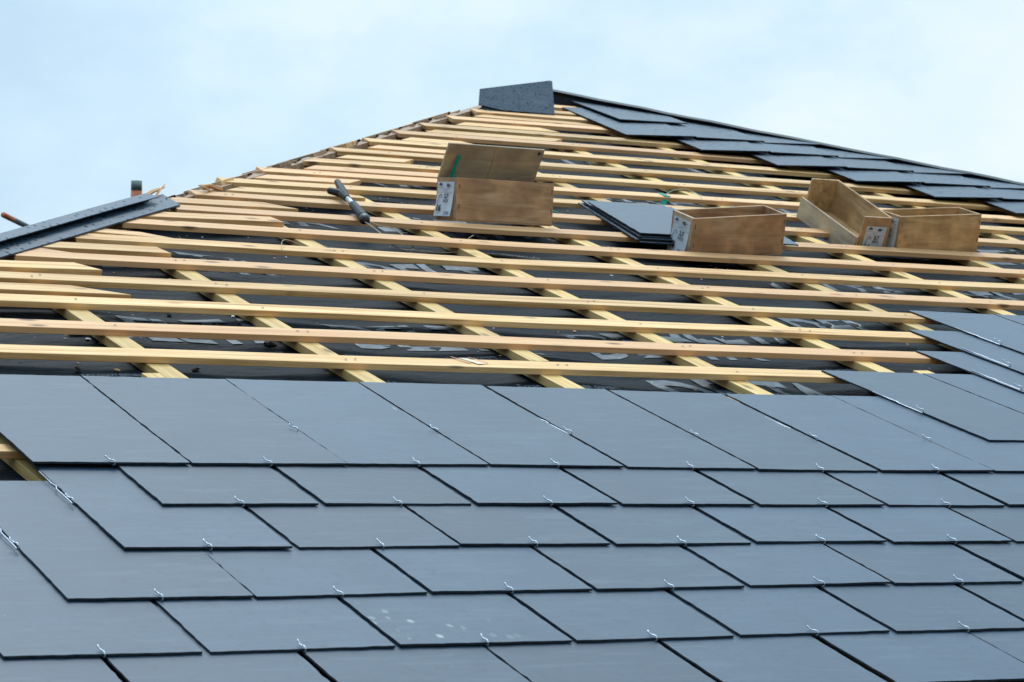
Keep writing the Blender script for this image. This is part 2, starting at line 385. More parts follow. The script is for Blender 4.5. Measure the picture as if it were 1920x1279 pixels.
# printed lettering follows the membrane
def text_mesh(body, size, sx=1.0, sy=1.0, bold=0.0):
    cu = bpy.data.curves.new('t', 'FONT'); cu.body = body; cu.size = size; cu.offset = bold; cu.resolution_u = 3
    o = bpy.data.objects.new('t', cu); col.objects.link(o)
    bpy.context.view_layer.update()
    me = bpy.data.meshes.new_from_object(o.evaluated_get(bpy.context.evaluated_depsgraph_get()))
    bpy.data.objects.remove(o); bpy.data.curves.remove(cu)
    b = bmesh.new(); b.from_mesh(me); bpy.data.meshes.remove(me)
    for q in b.verts: q.co.x *= sx; q.co.y *= sy
    return b
def print_on(words, name, mat, dz):
    for body, u, v, size, sx, sy, bold in words:
        if u < hipL(v)+0.3 or u > hipR(v)-3.0: continue
        B = bmesh.new()
        t = text_mesh(body, size, sx, sy, bold)
        bmesh.ops.triangulate(t, faces=t.faces[:])
        for _ in range(5):
            lg = [e_ for e_ in t.edges if e_.calc_length() > max(0.09, size*0.25)]
            if not lg: break
            bmesh.ops.subdivide_edges(t, edges=lg, cuts=1); bmesh.ops.triangulate(t, faces=t.faces[:])
        mp_ = {}
        for q in t.verts:
            uu, vv = u + q.co.x - 0.07*q.co.y, v + q.co.y
            mp_[q] = B.verts.new(W(uu, vv, hmem(uu, vv)+dz))
        for f_ in t.faces: B.faces.new([mp_[q] for q in f_.verts])
        t.free()
        hchild(name, B, mat, under)
big = []
for v0, us in ((4.82, (2.2, 5.02, 7.9)), (6.05, (11.6,)), (5.55, (9.05,)), (7.95, (6.75, 3.3)), (8.1, (12.6, 15.6)), (10.7, (5.2, 8.0)), (10.9, (13.6, 17.2)), (13.6, (9.4, 12.5, 15.3)), (3.0, (8.0, 10.7)), (16.2, (12.6, 16.4))):
    for u in us: big.append(('DELTA', u, v0, 1.30, 0.56, 1.0, 0.035))
print_on(big, 'lettering', m_print, 0.006)
small = []
for v0 in (4.40, 10.55, 16.8):
    for u, t in ((2.9, 'Überlappungen / Abdichtung'), (4.72, 'recouvrements'), (5.42, 'Ecran de voligeage ouvert'), (8.2, 'Underlay  recouvrements'), (10.4, 'Ecran de voligeage ouvert'), (12.9, 'recouvrements')):
        small.append((t, u, v0 + 0.01*(u % 3), 0.15, 0.66, 0.95, 0.0))
for v0 in (3.40, 9.5):
    for u, t in ((1.6, 'recouvrements'), (4.55, 'und Überdeckung'), (6.2, 'Ecran de voligeage ouvert'), (8.9, 'und Überdeckung')):
        small.append((t, u, v0, 0.17, 0.66, 0.95, 0.0))
print_on(small, 'lettering', m_print2, 0.005)
# hip boards under the batten ends
def hipdir():
    return Vector((1, HS, 0)).normalized()
bm = bmesh.new()
for sgn in (1, -1):
    d = Vector((1, HS*sgn, 0)).normalized(); nrm = Vector((-d.y, d.x, 0))
    p0 = (hipL(EAVE), EAVE) if sgn > 0 else (hipR(EAVE), EAVE)
    a = W(p0[0], p0[1], 0); b = W(AU, AV, 0)
    dd = (b-a); ln = dd.length; dd.normalize(); sidev = dd.cross(Vector((0, 0, 1))).normalized(); upv = sidev.cross(dd).normalized()
    vs2 = []
    for t in (0, ln-0.25):
        for s_, z_ in ((-0.024, -0.085), (0.024, -0.085), (0.024, -0.029), (-0.024, -0.029)):
            vs2.append(bm.verts.new(a + dd*t + sidev*s_ + upv*z_))
    for q in ((0, 1, 2, 3), (7, 6, 5, 4), (0, 4, 5, 1), (1, 5, 6, 2), (2, 6, 7, 3), (3, 7, 4, 0)): bm.faces.new([vs2[i] for i in q])
hb = hchild('hip_board', bm, m_oldwood)
tag(hb, 'brown timber running along the roof hips')

# ------------------------------------------------------------------ counter battens (up the slope)
# (a, b): u of the upper-left arris at v = 10 and its drift per course
RW = 0.226
raf = [(1.77, -0.074, 3.05), (3.81, -0.074, EAVE), (6.20, -0.075, 4.05), (8.37, -0.072, 4.75), (10.58, -0.083, EAVE), (12.80, -0.086, 3.1), (14.97, -0.080, EAVE), (17.20, -0.083, EAVE),
       (19.42, -0.083, EAVE), (21.65, -0.083, EAVE), (-0.61, -0.072, EAVE)]
def strip(name, u0, v0, u1, v1, wid, ztop, thk, mat, label, group, cat='counter batten'):
    """length along v; the object's x axis runs along the piece"""
    ln = math.hypot(u1-u0, v1-v0)*S; ang = math.atan2(v1-v0, u1-u0)
    bm = bmesh.new(); n = max(2, int(ln/0.12)); ww = wid*S
    rows = []
    ph = random.random()*9
    for i in range(n+1):
        x = ln*i/n; dy = 0.0022*math.sin(x*1.3+ph); dz = 0.0008*math.sin(x*2.1+ph*2)
        rows.append([bm.verts.new((x, y+dy, z+dz)) for y, z in ((0, -thk*S), (0, 0), (-ww, 0), (-ww, -thk*S))])
    for a, b in zip(rows, rows[1:]):
        for k in range(4): bm.faces.new((a[k], b[k], b[(k+1) % 4], a[(k+1) % 4]))
    bm.faces.new(rows[0]); bm.faces.new(rows[-1][::-1])
    o = obj(name, bm, mat, None, (u0, v0, ztop), Matrix.Rotation(ang, 3, 'Z'), bevel=0.0012)
    return tag(o, label, cat, group)
G1 = 'counter battens running up the slope'
def rlab(j): return ORD[j]
vis = 0
for j, (a, b, v0) in enumerate(raf):
    U = lambda v: a + b*(v-10)
    lo = max(v0, EAVE)
    # upper end where it meets a hip
    vt = lo
    while vt < AV and hipL(vt)+0.35 < U(vt)+(-0.0) and U(vt)+RW < hipR(vt)-0.2: vt += 0.05
    if vt <= lo: 
        continue
    # lower end of parts left of the hip
    nm = ('counter batten out at the west end of the roof' if j == 10 else
          '%s long pale yellow timber up the slope, counted from the west hip' % ORD[j])
    strip('counter_batten', U(lo), lo, U(vt), vt, RW, HR-0.001, TR, m_fir, nm, G1)
    if v0 > EAVE:      # the lower length, butted alongside
        off = {0: 0.0, 2: -0.21, 3: -0.10, 5: 0.0}[j]
        top = {0: v0-0.02, 2: v0-0.02, 3: v0+0.25 if False else v0-0.02, 5: v0-0.02}[j]
        strip('counter_batten', U(EAVE)+off, EAVE, U(top)+off, top, RW*1.02, HR-0.002, TR, m_fir,
              'lower length of pale timber running under the slates, butted below the %s one' % ORD[j], G1)
for (u0, v0, ln, lab) in ((2.06, 3.05, 0.33, 'short offcut of pale timber on the underlay edge above the second slate'), (11.62, 3.72, 0.62, 'short offcut of pale timber by the stepped slate edge')):
    strip('timber_offcut', u0+RW*0.3, v0-0.15, u0-0.072*ln+RW*0.3, v0-0.15+ln, RW, HR-0.004, TR, m_fir, lab, None, 'offcut')

# ------------------------------------------------------------------ battens (along the courses)
WB = 0.285
def batten(name, pts, label, group, wid=WB, endL='sq', endR='sq', mat=None, ztop=HB, thk=TB, nails=True):
    """pts: (u,v) of the lower upper-arris along the length"""
    u0, u1 = pts[0][0], pts[-1][0]
    def vat(u):
        for (a, va), (b, vb) in zip(pts, pts[1:]):
            if u <= b or (b, vb) == pts[-1]:
                t = (u-a)/(b-a) if b != a else 0
                return va + (vb-va)*t
    n = max(3, int((u1-u0)*S/0.09)); bm = bmesh.new(); ph = random.random()*20
    bv = vat(u0); rows = []; wj = wid*random.uniform(0.96, 1.04)
    cutL = {'sq': 0.0, 'mit': 0.30, 'mitb': -0.28, 'spl': 0.5}[endL]; cutR = {'sq': 0.0, 'mit': -0.22, 'mitb': 0.30, 'taper': -0.55, 'spl': -1.1, 'round': -0.07}[endR]
    for i in range(n+1):
        u = u0 + (u1-u0)*i/n
        dv = 0.010*noise.noise(Vector((u*0.35+ph, 1.3, ph))) + 0.004*noise.noise(Vector((u*1.3, ph, 4)))
        dh = 0.006*noise.noise(Vector((u*0.45, ph, 8.8)))
        v = vat(u)+dv-bv
        r = []
        for y, z in ((0, -thk), (0, 0), (wj, 0), (wj, -thk)):
            x = u-u0
            if i == 0 and y > 0: x += cutL if cutL > 0 else 0
            if i == 0 and y == 0 and cutL < 0: x -= cutL
            if i == n and y > 0: x += cutR if cutR < 0 else 0
            if i == n and y == 0 and cutR > 0: x -= cutR
            if i == 0 and z < 0: x += random.uniform(-0.02, 0.02)
            r.append(bm.verts.new((x*S, (v+y)*S, (z+dh)*S)))
        rows.append(r)
    for a, b in zip(rows, rows[1:]):
        for k in range(4): bm.faces.new((a[k], b[k], b[(k+1) % 4], a[(k+1) % 4]))
    bm.faces.new(rows[0]); bm.faces.new(rows[-1][::-1])
    if nails:
        for (a, b, v00) in raf:
            uu = a + b*(bv-10) + RW*0.45
            if u0+0.1 < uu < u1-0.1 and random.random() < 0.85:
                for dx in ((-0.05, 0.06) if random.random() < 0.5 else (random.uniform(-0.05, 0.05),)):
                    x = uu-u0+dx; y = vat(uu)-bv+wj*random.uniform(0.35, 0.65); rr = 0.015
                    ring = [bm.verts.new(((x+rr*math.cos(t))*S, (y+rr*math.sin(t))*S, 0.009*S)) for t in [k*math.pi/4 for k in range(8)]]
                    bm.faces.new(ring).material_index = 1
    o = obj(name, bm, [mat or m_pine, m_nail], None, (u0, bv, ztop), bevel=0.0011)
    return tag(o, label, 'batten', group)
G2 = 'long roof battens along the slope'
G3 = 'short infill battens along the bare hip'
full = {0: [(0.844, 3.56), (4.24, 3.525), (8.16, 3.512), (10.2, 3.46)], 1: [(1.13, 4.51), (4.69, 4.52), (8.73, 4.475), (11.0, 4.43)],
 2: [(1.42, 5.49), (5.13, 5.50), (7.1, 5.42), (11.7, 5.44)], 3: [(1.72, 6.48), (5.5, 6.44), (7.6, 6.39), (12.4, 6.40)],
 4: [(2.2, 7.50), (6.0, 7.42), (8.1, 7.35), (13.0, 7.38), (15.8, 7.44)], 5: [(3.2, 8.52), (6.4, 8.40), (8.6, 8.31), (13.7, 8.36), (16.6, 8.42)],
 6: [(4.09, 9.47), (6.8, 9.38), (9.2, 9.32), (14.4, 9.35), (17.4, 9.42)], 7: [(5.12, 10.42), (7.2, 10.34), (9.6, 10.27), (15.1, 10.36), (18.2, 10.46)],
 8: [(5.72, 11.38), (7.7, 11.31), (11.4, 11.33), (19.1, 11.56)], 9: [(6.48, 12.35), (19.9, 12.55)], 10: [(7.4, 13.24), (20.6, 13.45)], 11: [(8.38, 14.22), (20.0, 14.40)],
 12: [(9.35, 15.2), (19.2, 15.33)], 13: [(10.33, 16.22), (18.6, 16.32)], 14: [(11.25, 17.14), (18.0, 17.25)], 15: [(12.14, 18.04), (17.4, 18.17)],
 16: [(13.1, 18.98), (16.3, 19.13)], 17: [(14.0, 19.9), (16.5, 20.03)], 18: [(15.5, 21.14), (16.65, 21.15)]}
for k, pts in full.items():
    pts = list(pts); v0 = pts[0][1]
    hl = hipL(v0)+random.uniform(-0.12, 0.10)
    if k <= 3: pts[0] = (hl, v0)
    vr_ = pts[-1][1]; hr = hipR(vr_)-0.25
    if k >= 11: pts[-1] = (min(hr, pts[-1][0]+1.2), vr_)
    else: pts[-1] = (hr if k > 3 else hr, vr_)
    if k == 0: lab = 'long pine batten closest above the top course of slates'
    elif k == 18: lab = 'stub of batten at the very top of the roof under the wet slates'
    elif k == 17: lab = 'topmost long batten, right under the upright slate at the peak'
    else: lab = '%s long pine batten up from the slates, running across the underlay' % ORD[k]
    ob = batten('batten', pts, lab, G2, endL='mit' if k > 9 and random.random() < .3 else 'sq')
    if k == 0:       # carpenter's paint mark on the batten
        bm = bmesh.new()
        for a, b, mi in ((5.66, 5.76, 0), (5.575, 5.60, 1), (5.775, 5.80, 1)):
            x0 = pts[0][0]; vs_m = [bm.verts.new(((q-x0)*S, (y+(0.0 if mi == 0 else 0.03))*S, (0.014 if mi else 0.010)*S)) for q, y in ((a+0.12, 0.03), (b+0.12, 0.05), (b, 0.24), (a, 0.25))]
            bm.faces.new(vs_m).material_index = mi
        mk = child('paint_mark', bm, [m_chalk, m_redpaint], ob)
for k in range(1, 6):
    v0 = 3.52-0.978*k - (0.06 if k == 3 else 0)
    lab = {3: 'batten showing in the gap at the stepped west end of the slates'}.get(k, '%s batten below the underlay strip, lying under the slates' % ORD[k-1])
    v0 -= 0.0 if k == 3 else 0.12
    batten('batten', [(hipL(v0), v0), (6, v0+0.0), (hipR(v0)-0.3, v0)], lab, 'battens under the slates', nails=False, wid=0.2)
short = [(2.5, [(hipL(5.97), 5.98), (2.95, 5.955)], 'taper', 'square-cut end, low beside the west edge'), (3.5, [(hipL(6.95), 6.93), (3.0, 7.01)], 'mit', 'pinkish, low by the dark hip trims'),
 (4.5, [(2.45, 7.98), (4.13, 7.965)], 'round', 'worn round end, beside the dark hip trims'), (5.5, [(3.4, 8.92), (4.5, 8.72)], 'spl', 'split to a long splinter'),
 (6.5, [(4.2, 9.91), (6.34, 9.985)], 'round', 'dark rounded end, beside the tip of the hip trims'), (7.5, [(5.0, 10.83), (6.9, 10.855)], 'taper', 'tapered end, with a dark knot'),
 (8.5, [(6.28, 11.79), (8.28, 11.85)], 'mit', 'passing under the forked pry bar'), (9.5, [(7.05, 12.755), (8.78, 12.82)], 'mitb', 'pale sawn end, above the fork of the pry bar'),
 (10.5, [(8.15, 13.65), (10.6, 13.71)], 'sq', 'running in behind the lidded box'), (11.5, [(9.09, 14.667), (10.47, 14.695)], 'mitb', 'pale sawn end, left of the box lid'),
 (12.5, [(10.05, 15.69), (11.7, 15.65)], 'sq', 'running in behind the box lid'), (13.5, [(11.02, 16.58), (12.4, 16.57)], 'mit', 'ending right above the box lid'),
 (14.5, [(11.87, 17.487), (14.5, 17.511)], 'mitb', 'longest one, ending above the box lid'), (15.5, [(12.87, 18.423), (14.82, 18.477)], 'mit', 'reddish, with a mitred end, near the peak'),
 (16.5, [(13.68, 19.413), (16.2, 19.42)], 'taper', 'second below the peak, tapering under the wet slates'), (17.5, [(15.0, 20.47), (16.7, 20.52)], 'sq', 'short stub beside the upright peak slate')]
for k, pts, er, txt in short:
    batten('short_batten', pts, 'short pine batten, ' + txt, G3, endL='mit' if 8 < k < 17 else 'sq', endR=er, wid=WB*(0.8 if k in (5.5, 16.5) else 1.0), nails=False)
batten('short_batten', [(1.55, 7.73), (3.0, 7.73)], 'short flat batten piece lying against the batten by the dark hip trims', G3, endR='taper', wid=0.24, nails=False, ztop=HB-0.004)

# battens of the west face, their sawn ends standing along the hip
def west(o):
    o.matrix_world = Matrix.Translation(apx) @ Matrix.Rotation(-math.pi/2, 4, 'Z') @ Matrix.Translation(-apx) @ o.matrix_world
G4 = 'batten ends of the west face along the hip'
wk = [(10.98, 0), (11.95, 0), (12.95, 0), (13.85, 0), (14.85, 0), (15.8, 0), (16.8, 0), (17.75, 0), (18.7, 0), (19.6, 0)]
for i, (v, _) in enumerate(wk):
    for dv, half_ in ((0.0, 0), (0.42, 1)):
        vv = v+dv+random.uniform(-0.04, 0.04); uh = hipR(vv)+random.uniform(0.02, 0.16)
        if vv > 20: continue
        lab = '%s sawn batten end up along the bare hip, %s' % (ORD[i], 'upper of its pair, ' if half_ else 'lower of its pair, ')
        o = batten('west_batten', [(uh-1.3, vv), (uh, vv)], lab.rstrip(', ')+' against the sky', G4, endR='taper' if random.random() < 0.6 else 'mit', mat=m_oldwood if random.random() < 0.65 else m_pine, nails=False, ztop=HB-random.uniform(0.0, 0.03), thk=0.066)
        bpy.context.view_layer.update(); west(o)

# ------------------------------------------------------------------ slates
SW, SL, ST = 1.364, 2.755, 0.019
def slate_obj(name, poly, zf, label, group, mat=None, uvh=(0, 0, 0), rough=0.0028, cat='slate'):
    """poly in (u,v) relative to uvh; zf(x,y) height of the top face; edges chipped a little"""
    P = []
    n = len(poly)
    for i in range(n):
        p, q = poly[i], poly[(i+1) % n]; d = math.hypot(q[0]-p[0], q[1]-p[1]); k = max(1, int(d/0.075))
        for j in range(k):
            t = j/k; jit = 0 if j == 0 else random.gauss(0, rough)
            nx, ny = (q[1]-p[1])/max(d, 1e-6), -(q[0]-p[0])/max(d, 1e-6)
            P.append((p[0]+(q[0]-p[0])*t+nx*jit, p[1]+(q[1]-p[1])*t+ny*jit))
    zt = [zf(*p)*S for p in P]; zb = [z-ST*S for z in zt]
    bm = bmesh.new(); prism(bm, [(x*S, y*S) for x, y in P], zt, zb)
    o = obj(name, bm, [mat or m_slate, m_edge], None, uvh, bevel=0.0004)
    return tag(o, label, cat, group)
U1 = {1: [0.022, 1.352, 2.736, 4.095, 5.445, 6.796, 8.166, 9.508], 2: [0.72, 2.088, 3.435, 4.802, 6.169, 7.535, 8.884, 10.24], 3: [0.072, 1.435, 2.793, 4.172, 5.52, 6.885, 8.192, 9.55],
      4: [-0.679, 0.679, 2.057, 3.435, 4.82, 6.194, 7.55], 5: [-1.42, -0.043, 1.331, 2.705, 4.087, 5.477, 6.84], 6: [-2.1, -0.75, 0.615, 1.985, 3.41, 4.77, 6.165]}
V1 = {1: [-0.021, -0.008, 0.018, 0.04, 0.006, -0.045, -0.045, -0.03], 2: [-1.04, -1.012, -1.021, -1.024, -1.041, -1.039, -1.036, -1.03], 3: [-2.027, -2.027, -1.994, -2.016, -1.985, -2.011, -2.02, -2.01],
      4: [-3.026, -3.048, -3.014, -3.006, -2.982, -2.989, -2.99], 5: [-4.02, -4.033, -4.014, -4.014, -3.993, -4.005, -4.0], 6: [-5.0]*7}
CN = {1: 'the topmost full course', 2: 'the second full course', 3: 'the third full course', 4: 'the fourth full course', 5: 'the fifth full course', 6: 'the lowest course, cut by the frame'}
def hook(u, v, h, label, long=False, rz=0.07, group='wire slate hooks'):
    bm = bmesh.new(); j = lambda s_=0.004: random.gauss(0, s_)
    up_ = [(0.0, 0.80, -0.040), (0.0, 0.50, -0.037), (0.014, 0.42, -0.036), (-0.006, 0.35, -0.035), (0.0, 0.2, -0.032), (0, 0.02, -0.030)]
    crv = [(0, -0.025, -0.030), (0.0, -0.045, -0.012), (0, -0.046, 0.010), (-0.002, -0.028, 0.026), (-0.006, 0.0, 0.026), (-0.012+j(), 0.03, 0.018), (-0.020+j(), 0.06, 0.020), (-0.028+j(), 0.085, 0.035), (-0.034+j(), 0.105, 0.054+j())]
    if not long: up_ = up_[3:]
    tube(bm, [Vector((p[0], p[1] if p[1] > 0.3 else p[1]*0.66, p[2]*0.56 if p[2] > 0 else p[2]*0.9))*S for p in up_+crv], 0.0060*S, 6)
    o = obj('slate_hook', bm, m_steel, None, (u, v, h), Matrix.Rotation(rz if long else random.gauss(0, 0.10), 3, 'Z'), smooth=True)
    return tag(o, label, 'hook', group)
for r in range(1, 7):
    us, vs = U1[r], V1[r]
    for i in range(len(us)):
        u, v = us[i], vs[i]
        nxt = us[i+1] if i+1 < len(us) else u+SW
        gap = random.choice((0.010, 0.025, 0.045)) if r == 1 else random.choice((0.02, 0.04, 0.055, 0.065))
        wd = nxt-u-gap
        vn = v + random.gauss(0, 0.010)
        if i+1 < len(vs): vn = 0.5*(v+vs[i+1])+random.gauss(0, 0.006)
        dr = 0.0 if r == 1 else random.gauss(0, 0.012)
        LL = SL + random.gauss(0, 0.006)
        tw, lf, bw = random.gauss(0, 0.004), abs(random.gauss(0, 0.004)), random.uniform(0.0, 0.005)
        sl = -0.0236
        zf = lambda x, y, tw=tw, lf=lf, bw=bw, wd=wd: sl*y + lf*max(0, 1-y/1.2) + tw*(x/wd-0.5) - bw*4*(x/wd)*(1-x/wd)*0.5
        lab = 'dark blue-grey slate, %s from the left end of %s' % (ORD[i], CN[r])
        mt = m_slate
        if (r, i) == (5, 2): lab = 'slate spotted with pale lime splashes, low in the slate field'; mt = m_slate_lime
        if (r, i) == (5, 0): lab = 'slate with a faint white scuff along its edge, at the lower left corner'
        poly = [(0, 0), (wd, vn-v), (wd+dr, LL), (dr, LL)]
        slate_obj('roof_slate', poly, zf, lab, 'slates of the laid courses', mt, (u, v, 0))
        # hook in the middle of the lower edge
        if r < 6 and i < len(us)-0:
            hu = u + wd*0.5 + random.gauss(0, 0.012)
            if hu < 9.6: hook(hu, v + (vn-v)*0.5 + 0.004, 0.002+lf-bw*0.4, 'wire hook on the lower edge of slate %d of %s' % (i+1, CN[r]) if False else 'wire hook under the %s slate of %s' % (ORD[i], CN[r]))
# hooks left waiting in the joints of the topmost course
for i, (u, v) in enumerate([(2.69, 1.014), (4.061, 1.045), (5.434, 1.055), (6.78, 1.014), (8.116, 0.995), (9.481, 0.997)]):
    hook(u+0.012, v+0.02, -0.012, '%s empty wire hook, standing in a joint of the topmost full course' % ORD[i], True)
hook(0.035, -0.95, 0.004, 'wire hook with its bare shaft, at the west end of the second full course', True, 0.0)
hook(-0.70, -1.95, 0.004, 'wire hook with its bare shaft, by the west end of the third full course', True, 0.0)
# stepped courses at the right
step = [(0, 10.23, 1.0, 2), (-1, 12.24, 2.0, 1), (-2, 12.86, 3.0, 2), (-3, 13.58, 4.0, 2)]
SN = {0: 'lowest', -1: 'second', -2: 'third', -3: 'topmost'}
for r, u0, v0, n in step:
    for i in range(n):
        u = u0 + i*SW
        dr = -0.17
        tw, lf = random.gauss(0, 0.003), 0.0
        zf = lambda x, y, tw=tw: -0.0236*y + tw*x
        slate_obj('roof_slate', [(0, 0), (SW-0.02, 0.01), (SW-0.02+dr, SL-0.02), (dr, SL-0.02)], zf,
                  '%s slate of the %s stepped course at the east side of the bare battens' % ('end' if i == 0 else 'inner', SN[r]), 'stepped slates at the east side', None, (u, v0, 0))
        if i == 0:
            pass
for (u, v, t) in ((10.36, 2.02, 'lowest'), (12.44, 3.02, 'second'), (13.07, 4.02, 'third'), (13.72, 5.02, 'topmost')):
    hook(u-0.22, v+0.0, 0.0, 'wire hook beside the end slate of the %s stepped course' % t, True)
# wet slates along the right hip
for mI in range(-1, 7):
    vb, ub = 18.28-0.945*mI, 15.976+0.905*mI
    for j in range(3):
        if mI == -1 and j != 1: continue
        u = ub + 1.40*j + (0.12 if mI == -1 else 0); v = vb + (0.35 if mI == -1 else 0.02*j)
        if u > 24: continue
        skew = 0.36 if j == 0 else 0.24
        LL = 2.9
        poly = [(0, 0), (1.37, 0.02), (1.37+skew, LL), (skew, LL)]
        # cut along the hip: v + (u-AU)*HS <= AV
        poly = clip(poly, HS, 1.0, AV - v - (u-AU)*HS - 0.02)
        if len(poly) < 3: continue
        a0, a1 = (0.0, 0.045) if j == 0 else ((0.048, 0.018) if j == 1 else (0.045, 0.04))
        zf = lambda x, y, a0=a0, a1=a1: a0 + a1*x - 0.030*y
        nm = ORD[mI] if mI >= 0 else 'very top'
        slate_obj('hip_slate', poly, zf, 'rain-dotted slate, %s in the %s step down the dark hip' % (('end one', 'middle one', 'cut one at the ridge')[j], nm), 'rain-dotted slates along the dark hip', m_slate_wet, (u, v, 0.0))
        if mI in (0, 1, 3) and j == 0:
            hook(u+1.30, v+0.05, a0+a1*1.3-0.022, 'small wire hook in the %s step of the rain-dotted hip slates' % nm)
# black strip closing the right hip: overhanging edge of the east face
a = Vector((16.30, AV-(16.30-AU)*HS)); b = Vector((25.5, AV-(25.5-AU)*HS))
d = (b-a).normalized(); nrm = Vector((-d.y, d.x)); nrm = nrm if nrm.x > 0 else -nrm
bm = bmesh.new(); prof = [(-0.03, -0.12), (-0.02, 0.02), (-0.08, 0.088), (0.08, 0.102), (0.60, -0.12), (0.5, -0.25)]
rows = []
for i in range(33):
    t = i/32; c = a + (b-a)*t; wob = 0.005*math.sin(i*1.7)+0.003*math.sin(i*4.1)
    rows.append([bm.verts.new(((c.x+nrm.x*p-a.x)*S, (c.y+nrm.y*p-a.y)*S, (q+wob*(1 if q > 0 else 0.3))*S)) for p, q in prof])
for r0, r1 in zip(rows, rows[1:]):
    for k in range(6): bm.faces.new((r0[k], r0[(k+1) % 6], r1[(k+1) % 6], r1[k])).material_index = 0 if k == 3 else 1
bm.faces.new(rows[0]); bm.faces.new(rows[-1][::-1])
tag(obj('hip_edging', bm, [m_slate_wet, m_black], None, (a.x, a.y, 0.0)), 'long black edging strip closing the dark finished hip against the sky', 'edging')

# slates at the peak: one propped upright, one beneath it
def propped(name, pts, beta, base, e1, dz, label):
    R = Matrix.Rotation(math.atan2(e1[1], e1[0]), 3, 'Z') @ Matrix.Rotation(math.radians(beta), 3, 'X')
    bm = bmesh.new(); prism(bm, [(x*S, y*S) for x, y in pts], [0]*len(pts), [-ST*S]*len(pts))
    return tag(obj(name, bm, [m_slate_peak, m_edge], None, (base[0], base[1], base[2]+dz), R, bevel=0.0004), label, 'slate')
propped('cut_slate', [(0, 0), (1.032, 0), (1.305, 0.815), (1.25, 0.825), (0.9, 0.748), (0.4, 0.638), (-0.285, 0.484), (-0.45, 0.10)], 35, (14.617, 20.129, -0.055), (0.9985, 0.0553), 0.0, 'cut slate propped nearly upright on the peak of the roof, dotted with rain')
propped('cut_slate', [(-0.25, -0.03), (0.5, -0.02), (1.0, 0.5), (0.2, 0.55), (-0.40, 0.10)], 32, (14.617, 20.129, -0.055), (0.9985, 0.0553), -0.035, 'second cut slate lying in the shade beneath the upright peak slate')

# ------------------------------------------------------------------ dark trims on the left hip
p0 = Vector((1.0, 1.0)); 
def trim(name, sec, mats, label, A, B, cutB, inner=()):
    """sec: list of (s, h) of a closed profile across the hip; A,B: (u,v) ends along a line parallel to the hip"""
    d = Vector((B[0]-A[0], B[1]-A[1])); ln = d.length; d.normalize(); nr = Vector((d.y, -d.x))     # nr points down towards the slates
    bm = bmesh.new(); rows = []
    for i in range(13):
        t = i/12
        r = []
        for s_, h in sec:
            tt = ln*t + (cutB*s_ if i == 12 else 0)
            r.append(bm.verts.new(((d.x*tt+nr.x*s_)*S, (d.y*tt+nr.y*s_)*S, (h+0.004*math.sin(t*9))*S)))
        rows.append(r)
    n = len(sec)
    for r0, r1 in zip(rows, rows[1:]):
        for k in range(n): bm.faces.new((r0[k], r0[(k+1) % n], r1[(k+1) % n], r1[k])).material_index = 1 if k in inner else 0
    bm.faces.new(rows[0]); bm.faces.new(rows[-1][::-1])
    return tag(obj(name, bm, mats, None, (A[0], A[1], 0), bevel=0.0006), label, 'hip trim', 'dark hip trims on the left')
# lower strip: its lower edge runs from (0.0,5.05) to (5.205,10.58)
trim('hip_trim', [(-0.01, -0.078), (-0.01, -0.058), (-0.42, -0.052), (-0.42, -0.072)], [m_trim], 'lower of two long dark hip trims, flat on the batten ends, dotted with rain', (-0.6, 4.68), (5.205, 10.56), -0.9)
# upper strip: a folded profile whose recess faces are coloured black for shade
trim('hip_trim', [(-0.44, -0.060), (-0.33, -0.048), (-0.33, -0.040), (-0.385, -0.036), (-0.385, 0.012), (-0.215, 0.010), (-0.213, 0.024), (-0.39, 0.026), (-0.41, 0.020), (-0.44, -0.02)], [m_trim, m_recess_shade], 'upper of two long dark hip trims, folded, its recess faces painted black as shade', (-0.6, 4.68), (5.045, 10.40), -0.15, (1, 2, 3, 4))

